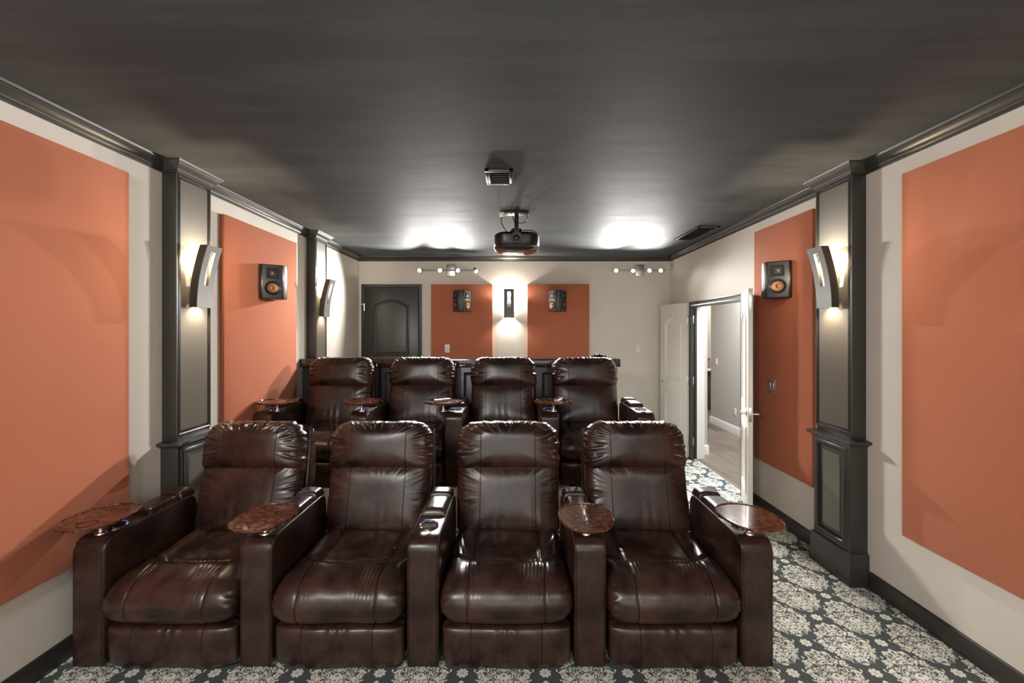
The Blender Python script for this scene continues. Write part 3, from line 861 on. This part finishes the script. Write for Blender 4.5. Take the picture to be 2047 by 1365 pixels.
def swept_cushion(name, prof, seg, W, m, parent, disp, nu=110, loc=(0, 0, 0), p_end=7.0, n_per=9, wfun=None):
    """closed profile (y,z) swept along x with soft closed ends; disp(x,y,z)->push along the normal"""
    L = catmull(prof, n_per); n = len(L)
    a, b_ = np.array(seg[0]), np.array(seg[1])
    tt = np.clip(((L - a) @ (b_ - a)) / ((b_ - a) @ (b_ - a)), 0, 1)
    core = a + tt[:, None] * (b_ - a)
    tan = np.roll(L, -1, 0) - np.roll(L, 1, 0); tan /= np.linalg.norm(tan, axis=1)[:, None]
    nor = np.c_[-tan[:, 1], tan[:, 0]]
    if np.mean(np.sum(nor * (L - core), axis=1)) < 0: nor = -nor
    us = np.linspace(-1, 1, nu); us = np.sign(us) * (1 - (1 - np.abs(us)) ** 1.5)
    V = []
    for u in us:
        f = max(0.0, 1 - abs(u) ** p_end) ** (1 / 2.6)
        q = core + (L - core) * f
        x = W * u * (np.ones(n) if wfun is None else 1 + (wfun(L) - 1) * f ** 3)
        dd = disp(x, q[:, 0], q[:, 1], nor, f)
        q = q + nor * dd[:, None]
        V.append(np.c_[x, q])
    V = np.vstack(V); faces = []
    for i in range(nu - 1):
        for k in range(n):
            faces.append((i * n + k, i * n + (k + 1) % n, (i + 1) * n + (k + 1) % n, (i + 1) * n + k))
    faces.append(tuple(range(n))[::-1]); faces.append(tuple((nu - 1) * n + k for k in range(n)))
    return link(name, V.tolist(), faces, m, parent, smooth=True, loc=loc)

PITCH, AW = 0.809, 0.0785
SEAT_PROF = [(0.63, 0.36), (0.63, 0.435), (0.56, 0.458), (0.44, 0.456), (0.32, 0.450), (0.235, 0.452), (0.165, 0.470), (0.09, 0.480), (0.015, 0.462), (-0.040, 0.410), (-0.062, 0.345), (-0.048, 0.282), (-0.010, 0.246), (0.06, 0.236), (0.3, 0.232), (0.55, 0.24)]
SEAT_PROF = [(a, q - 0.012 - 0.018 * min(1, max(0, (q - 0.3) / 0.15))) for a, q in SEAT_PROF]
FOOT_PROF = [(0.02, 0.222), (-0.012, 0.216), (-0.026, 0.194), (-0.030, 0.140), (-0.024, 0.080), (-0.014, 0.035), (0.0, 0.025), (0.06, 0.03), (0.07, 0.13), (0.06, 0.225)]

def seat_mesh(parent, seed):
    r = np.random.default_rng(seed); ph = r.random(6) * 6.28
    def disp(x, y, z, nor, f):
        top = np.clip(nor[:, 1], 0, 1); front = np.clip(-nor[:, 0], 0, 1)
        ax = np.abs(x); sgn = np.sign(x)
        back = 1 / (1 + np.exp(-(y - 0.20) / 0.012))
        d = 0.022 * np.exp(-((ax - 0.265) / 0.055) ** 2) * back * top                 # side bolsters
        d -= 0.012 * np.exp(-((ax - 0.185) / 0.014) ** 2) * top * back
        d += 0.013 * np.exp(-((ax) / 0.15) ** 2) * back * top * np.clip((y - .2) / .1, 0, 1)
        ys = 0.165 + x * x
        d -= 0.020 * np.exp(-((y - ys) / 0.014) ** 2) * top
        d += 0.010 * np.exp(-((y - ys + 0.06) / 0.045) ** 2) * top
        d -= 0.004 * np.exp(-((ax - 0.185) / 0.006) ** 2) * (1 - back)
        # pleats running from the seam crossings over the front roll
        fr = np.exp(-((y - 0.06) / 0.085) ** 2) * (top + front > 0.2)
        fade = np.clip((z - 0.33) / 0.10, 0, 1)
        wx = x + 0.25 * (0.17 - y) * sgn * 0.3
        for s_, c0, am in ((1, 0.170, 0.0105), (-1, -0.175, 0.009), (1, 0.11, 0.008)):
            g = np.exp(-((wx - c0) / 0.032) ** 2)
            d -= am * g * fr * fade * np.abs(np.sin((wx - c0) * 165 + ph[0] + c0 * 9)) ** 1.5
        d += 0.0022 * np.sin(x * 44 + ph[1] + 6 * y) * np.sin(y * 30 + ph[2]) * top
        # small gathers right behind the cross seam
        d += 0.0022 * np.sin(x * 260 + ph[3]) * np.exp(-((y - ys - 0.022) / 0.016) ** 2) * top * (ax < .18)
        d += 0.004 * np.sin(x * 13 + ph[4]) * front
        # gathers at the ends of the roll
        d += 0.005 * np.sin(z * 150 + y * 60 + ph[5]) * np.exp(-((ax - 0.305) / 0.022) ** 2) * front
        return d * min(1.0, f * 1.2)
    wf = lambda L: 1.0 + 0.035 * np.clip((-0.004 - L[:, 0]) / 0.04, 0, 1) * np.clip((L[:, 1] - .24) / .05, 0, 1)
    return swept_cushion('seat_cushion', SEAT_PROF, ((0.03, 0.33), (0.55, 0.325)), 0.321, M['leather_seat'], parent, disp, nu=130, wfun=wf)

def foot_mesh(parent, seed):
    r = np.random.default_rng(seed + 50); ph = r.random(4) * 6.28
    def disp(x, y, z, nor, f):
        front = np.clip(-nor[:, 0], 0, 1)
        d = 0.0035 * np.sin(x * 95 + ph[0] + 2 * np.sin(x * 31)) * front * np.exp(-((x - 0.02) / 0.13) ** 2) * np.clip((z - 0.05) / 0.1, 0, 1)
        d += 0.008 * np.cos(x * 5) * front
        d += 0.003 * np.sin(x * 17 + ph[1]) * front
        return d * f
    return swept_cushion('footrest', FOOT_PROF, ((0.025, 0.06), (0.025, 0.20)), 0.312, M['leather_back'], parent, disp, nu=110)

def arm_mesh(parent, x):
    pf = [(0.0, 0.02), (0.0, 0.565)]
    for i in range(1, 9):
        a = PI - i / 8 * PI / 2; pf.append((0.07 + 0.07 * math.cos(a), 0.565 + 0.065 * math.sin(a)))
    pf += [(0.56, 0.630), (0.60, 0.622), (0.625, 0.60), (0.635, 0.56), (0.637, 0.50), (0.637, 0.02)]
    o = MB().prism(pf, -AW, AW, 0.012, axis='x', seg=4).obj('armrest', M['leather_arm'], parent, angle=50)
    o.location = (x, 0, 0)
    return o
def pad(parent, x, y0, y1, z=0.628, h=0.034, name='armrest_pad', m=None, w_=0.068):
    n = 24; V = []; F = []
    for j in range(n + 1):
        v = -1 + 2 * j / n
        for i in range(n + 1):
            u = -1 + 2 * i / n
            e = (max(0, 1 - abs(u) ** 6) * max(0, 1 - abs(v) ** 8)) ** 0.4
            V.append((u * w_, (y0 + y1) / 2 + v * (y1 - y0) / 2, z + h * e + 0.004 * e * (1 - u * u)))
    for j in range(n):
        for i in range(n):
            a = j * (n + 1) + i; F.append((a, a + 1, a + n + 2, a + n + 1))
    # underside
    o = len(V); V += [(-w_, y0, z - .002), (w_, y0, z - .002), (w_, y1, z - .002), (-w_, y1, z - .002)]
    F.append((o, o + 1, o + 2, o + 3))
    F.append(tuple(range(0, n + 1)) + (o + 1, o)); F.append(tuple(n * (n + 1) + i for i in range(n, -1, -1)) + (o + 3, o + 2))
    F.append(tuple(j * (n + 1) for j in range(n, -1, -1)) + (o, o + 3)); F.append(tuple(j * (n + 1) + n for j in range(n + 1)) + (o + 2, o + 1))
    ob = link(name, V, F, m or M['leather'], parent, smooth=True, angle=60); ob.location = (x, 0, 0); return ob
def cup(parent, x, y=0.155, button=True):
    b = MB().lathe([(0.050, 0.629), (0.051, 0.636), (0.046, 0.640), (0.040, 0.638), (0.037, 0.633)], 40, Matrix.Translation((x, y, 0)), False)
    o = b.obj('cup_holder', M['chrome'], parent)
    MB().lathe([(0.040, 0.6375), (0.037, 0.6335), (0.020, 0.6315), (0.0, 0.631)], 32, Matrix.Translation((x, y, 0)), False).obj('cup_well', M['blackmatte'], o)
    for k in range(7):
        a = math.radians(20 + 140 * k / 6)
        MB().lathe([(0.0, 0.0), (0.0025, 0.0), (0.002, 0.002), (0.0, 0.0025)], 8, Matrix.Translation((x + 0.043 * math.cos(a), y + 0.043 * math.sin(a), 0.6395)), False).obj('indicator_light', M['blue'], o)
    if not button: return
    X = Matrix.Translation((x - 0.005, y - 0.085, 0.630))
    MB().lathe([(0.024, -0.002), (0.024, 0.003), (0.020, 0.004), (0.018, 0.002), (0.0, 0.0025)], 28, X, False).obj('control_button', M['nickel'], parent)

def recliner(label, loc, seed, right_arm=False, group='', cups=(), k0=0):
    t = thing('recliner', label, 'recliner', loc, 0, group)
    seat_mesh(t, seed); foot_mesh(t, seed)
    lean = 0.285
    pillow('backrest', 0.318, 0.44, 0.05, 0.05, 0.085, 0.03, M['leather_back'], t, seed + 10, 0.0035, loc=(0, 0.585, 0.388), lean=lean, side_from=0.1, gather=0.006 if seed % 2 else 0.002, flat=4.0)
    pillow('headrest', 0.324, 0.302, 0.120, 0.045, 0.105, 0.05, M['leather_back'], t, seed + 20, 0.012, loc=(0, 0.680, 0.757), lean=0.20, side_from=0.0, flat=3.2)
    bs = MB().prism([(0.64, 0.10), (0.70, 0.45), (0.79, 0.96), (0.82, 1.00), (0.855, 0.95), (0.85, 0.50), (0.84, 0.10)], -0.32, 0.32, 0.02, axis='x', seg=3)
    bs.obj('back_shell', M['leather'], t)
    MB().box(-0.30, 0.30, 0.08, 0.80, 0.02, 0.22, 0.005).obj('base_frame', M['blackmatte'], t)
    xs = [-PITCH / 2] + ([PITCH / 2] if right_arm else [])
    for i, x in enumerate(xs):
        arm_mesh(t, x)
        pad(t, x, 0.285, 0.505); pad(t, x, 0.512, 0.622, h=0.042)
        cup(t, x, button=(i + k0) in cups)
    return t

def tray(label, loc, rz, group):
    t = thing('tray_table', label, 'tray table', loc, rz, group)
    n = 72; rim = []
    for k in range(n):
        a = 2 * PI * k / n; c, s = math.cos(a), math.sin(a)
        rim.append((0.137 * math.copysign(abs(c) ** 0.86, c), 0.168 * math.copysign(abs(s) ** 0.86, s)))
    def lay(ls):
        v = []; f = []
        for z, k in ls: v += [(x * k, y * k, z) for x, y in rim]
        for i in range(len(ls) - 1):
            for k in range(n): f.append((i * n + k, i * n + (k + 1) % n, (i + 1) * n + (k + 1) % n, (i + 1) * n + k))
        return v, f
    v, f = lay([(0.0, 0.2), (0.0, 0.80), (0.006, 0.95), (0.014, 1.0), (0.022, 0.995), (0.022, 0.965), (0.017, 0.955)])
    f.append(tuple(range(n)))
    to = MB().add(v, f).obj('tray_rim', M['burl'], t, angle=70)
    v, f = lay([(0.0172, 0.956), (0.0168, 0.5)])
    f.append(tuple(n + k for k in range(n)))
    MB().add(v, f).obj('tray_top', M['burl'], t, angle=60)
    MB().lathe([(0.042, 0.0168), (0.041, 0.0182), (0.038, 0.0182), (0.0375, 0.0168)], 40, Matrix.Translation((0.02, -0.085, 0)), False).obj('cup_ring', M['black'], t)
    st = MB().lathe([(0.045, -0.0005), (0.040, -0.010), (0.014, -0.014), (0.012, -0.05), (0.014, -0.056), (0.024, -0.060), (0.026, -0.0673)], 28, Matrix.Translation((-loc[3] if len(loc) > 3 else 0, 0, 0)))
    st.obj('stem', M['chrome'], t)
    return t

FX, FY = -0.437, 2.125
gF, gR = 'front row of brown leather recliners', 'rear row of brown leather recliners'
frl = ['brown leather recliner at the orange wall end of the front row, brightest lit',
       'front row recliner between the tray by the orange wall side and the open cup holder',
       'front row recliner between the open cup holder and the tray nearer the doors',
       'brown leather recliner at the door side end of the front row']
for i in range(4):
    recliner(frl[i], (FX + (i - 1.5) * PITCH, FY, 0), 11 + i * 3, right_arm=(i == 3), group=gF, cups=(2,), k0=i)
RX, RY = -0.500, 3.70
rrl = ['brown leather recliner at the orange wall end of the rear row',
       'rear row brown leather recliner before the orange panel beside the dark door',
       'rear row brown leather recliner directly below the rear wall sconce',
       'brown leather recliner at the door side end of the rear row']
for i in range(4):
    recliner(rrl[i], (RX + (i - 1.5) * PITCH, RY, RISER), 41 + i * 3, right_arm=(i == 3), group=gR, cups=(4,), k0=i)
ZT = 0.698
for lab, (x, y), rz in (
        ('burl wood tray table on the wall end arm of the front row, blue light beneath', (-2.055, 2.193), -0.05),
        ('burl wood tray table between the first two front recliners from the orange wall', (-1.235, 2.193), -0.12),
        ('burl wood tray table between the two front recliners nearest the doors', (0.362, 2.193), 0.0),
        ('burl wood tray table on the door side end arm of the front row', (1.175, 2.193), 0.12)):
    tray(lab, (x, y, ZT), rz, 'burl tray tables of the front row')
for lab, (x, y), rz in (
        ('burl wood tray table on the wall end arm of the rear row', (-2.022, 3.775), 1.35),
        ('empty burl wood tray table between the first two rear recliners from the wall', (-1.30, 3.775), 0.5),
        ('burl wood tray table with a remote in the middle of the rear row', (-0.60, 3.775), 1.25),
        ('burl wood tray table with a remote, nearest the doors in the rear row', (0.345, 3.775), 1.57)):
    tray(lab, (x, y, ZT + RISER), rz, 'burl tray tables of the rear row')

def remote(label, loc, rz):
    t = thing('remote_control', label, 'remote control', loc, rz, 'remote controls on the rear trays')
    MB().box(-0.023, 0.023, -0.075, 0.075, 0, 0.020, 0.005, 3).obj('casing', M['silver'], t)
    b = MB()
    for i in range(3):
        for j in range(6): b.lathe([(0.0045, 0.019), (0.0045, 0.0225), (0.0, 0.023)], 10, Matrix.Translation((-0.013 + 0.013 * i, -0.055 + j * 0.02, 0)), False)
    b.obj('keypad', M['black'], t)
remote('grey remote control lying on the tray in the middle of the rear row', (-0.61, 3.78, ZT + RISER + 0.0175), -0.9)
remote('grey remote control lying on the rear tray nearest the double doors', (0.39, 3.79, ZT + RISER + 0.0175), -0.35)

# ------------------------------------------------------------------ bar counter behind the rear row
cy0 = 4.60
t = thing('bar_counter', 'dark bar counter with granite top behind the rear recliner row', 'counter', (0, 0, 0))
MB().box(XL + .0015, 1.09, cy0 + 0.06, cy0 + 0.105, RISER, 1.262, 0.002).obj('counter_wall', M['trim'], t)
pw = MB()
for k in range(4):
    x0 = XL + 0.08 + k * 0.83
    pw.sweep([(x0, cy0 + 0.06, 0.45), (x0, cy0 + .06, 1.17), (x0 + 0.70, cy0 + .06, 1.17), (x0 + 0.70, cy0 + .09, 0.45)], [(0, 0), (0.0, 0.012), (0.014, 0.016), (0.022, 0.006), (0.03, 0)], (0, -1, 0), closed=True)
pw.obj('panel_moulding', M['trim'], t)
MB().prism([(XL + .0015, cy0), (1.12, cy0), (1.12, cy0 + 0.34), (XL + 0.17, cy0 + 0.34), (XL + 0.17, 4.708), (XL + .0015, 4.708)], 1.262, 1.345, 0.003, axis='z').obj('granite_top', M['granite'], t)
# game pad lying on the counter
gp = thing('game_controller', 'small dark game controller lying on the granite counter', 'controller', (0.90, cy0 + 0.10, 1.346), 0.25)
MB().tube([(-0.065, -0.045, 0.018), (-0.055, 0.0, 0.022), (-0.02, 0.02, 0.024), (0.02, 0.02, 0.024), (0.055, 0.0, 0.022), (0.065, -0.045, 0.018)], 0.018, 12).obj('casing', M['black'], gp)
MB().lathe([(0.009, 0.035), (0.009, 0.047), (0.012, 0.050), (0, 0.052)], 14, Matrix.Translation((-0.025, 0.012, 0)), False).lathe([(0.009, 0.035), (0.009, 0.047), (0.012, 0.050), (0, 0.052)], 14, Matrix.Translation((0.025, 0.012, 0)), False).obj('thumb_stick', M['grey'], gp)

# ------------------------------------------------------------------ plates on the walls
def plate(label, loc, rz, kind='outlet', w_=0.07, h=0.115, m=None):
    t = thing('wall_' + kind, label, kind, loc, rz)
    MB().box(-w_ / 2, w_ / 2, -0.006, 0, -h / 2, h / 2, 0.002).obj('cover_plate', m or M['plate'], t)
    n = max(1, round(w_ / 0.07))
    if kind == 'outlet':
        for dz in (-0.021, 0.021):
            so = MB().box(-0.017, 0.017, -0.0085, -0.005, dz - 0.014, dz + 0.014, 0.002).obj('socket', m or M['plate'], t)
            MB().box(-0.009, -0.006, -0.0092, -0.008, dz - 0.005, dz + 0.006).box(0.006, 0.009, -0.0092, -0.008, dz - 0.005, dz + 0.006).obj('socket_slot', M['slot'], so)
    else:
        for k in range(n):
            cx = (k - (n - 1) / 2) * 0.046
            MB().box(cx - 0.016, cx + 0.016, -0.010, -0.005, -0.033, 0.033, 0.002).obj('rocker', m or M['plate'], t)
    return t
plate('white outlet low on the rear orange panel beside the dark door', (-0.95, YB - 0.041, 1.385), 0)
plate('white wall switch on the bare beige rear wall above the recliner arm', (1.81, YB, 1.385), 0, 'switch')
plate('double rocker switch plate on the orange panel behind the open door leaf', (XR - 0.026, 3.835, 1.155), -PI / 2, 'switch', 0.118, 0.125, M['nickel'])
plate('white switch on the grey hallway wall seen through the doors', (3.52, 7.62, 1.10), -PI / 2, 'switch')
plate('white outlet low on the grey hallway wall seen through the doors', (3.52, 6.98, 0.35), -PI / 2)

# kitchen counter glimpsed at the end of the hall
kc = thing('kitchen_counter', 'narrow glimpse of a kitchen counter with mosaic backsplash beyond the hallway', 'counter', (4.3, 9.398, 0))
MB().box(-1.2, 1.2, -0.28, -0.014, 0.0, 0.80, 0.003).obj('cabinet', M['trimpanel'], kc)
MB().box(-1.2, 1.2, -0.32, -0.014, 0.80, 0.835, 0.006).obj('countertop', M['white'], kc)
MB().box(-1.2, 1.2, -0.014, 0.0, 0.84, 1.06, 0.001).obj('backsplash', M['mosaic'], kc)
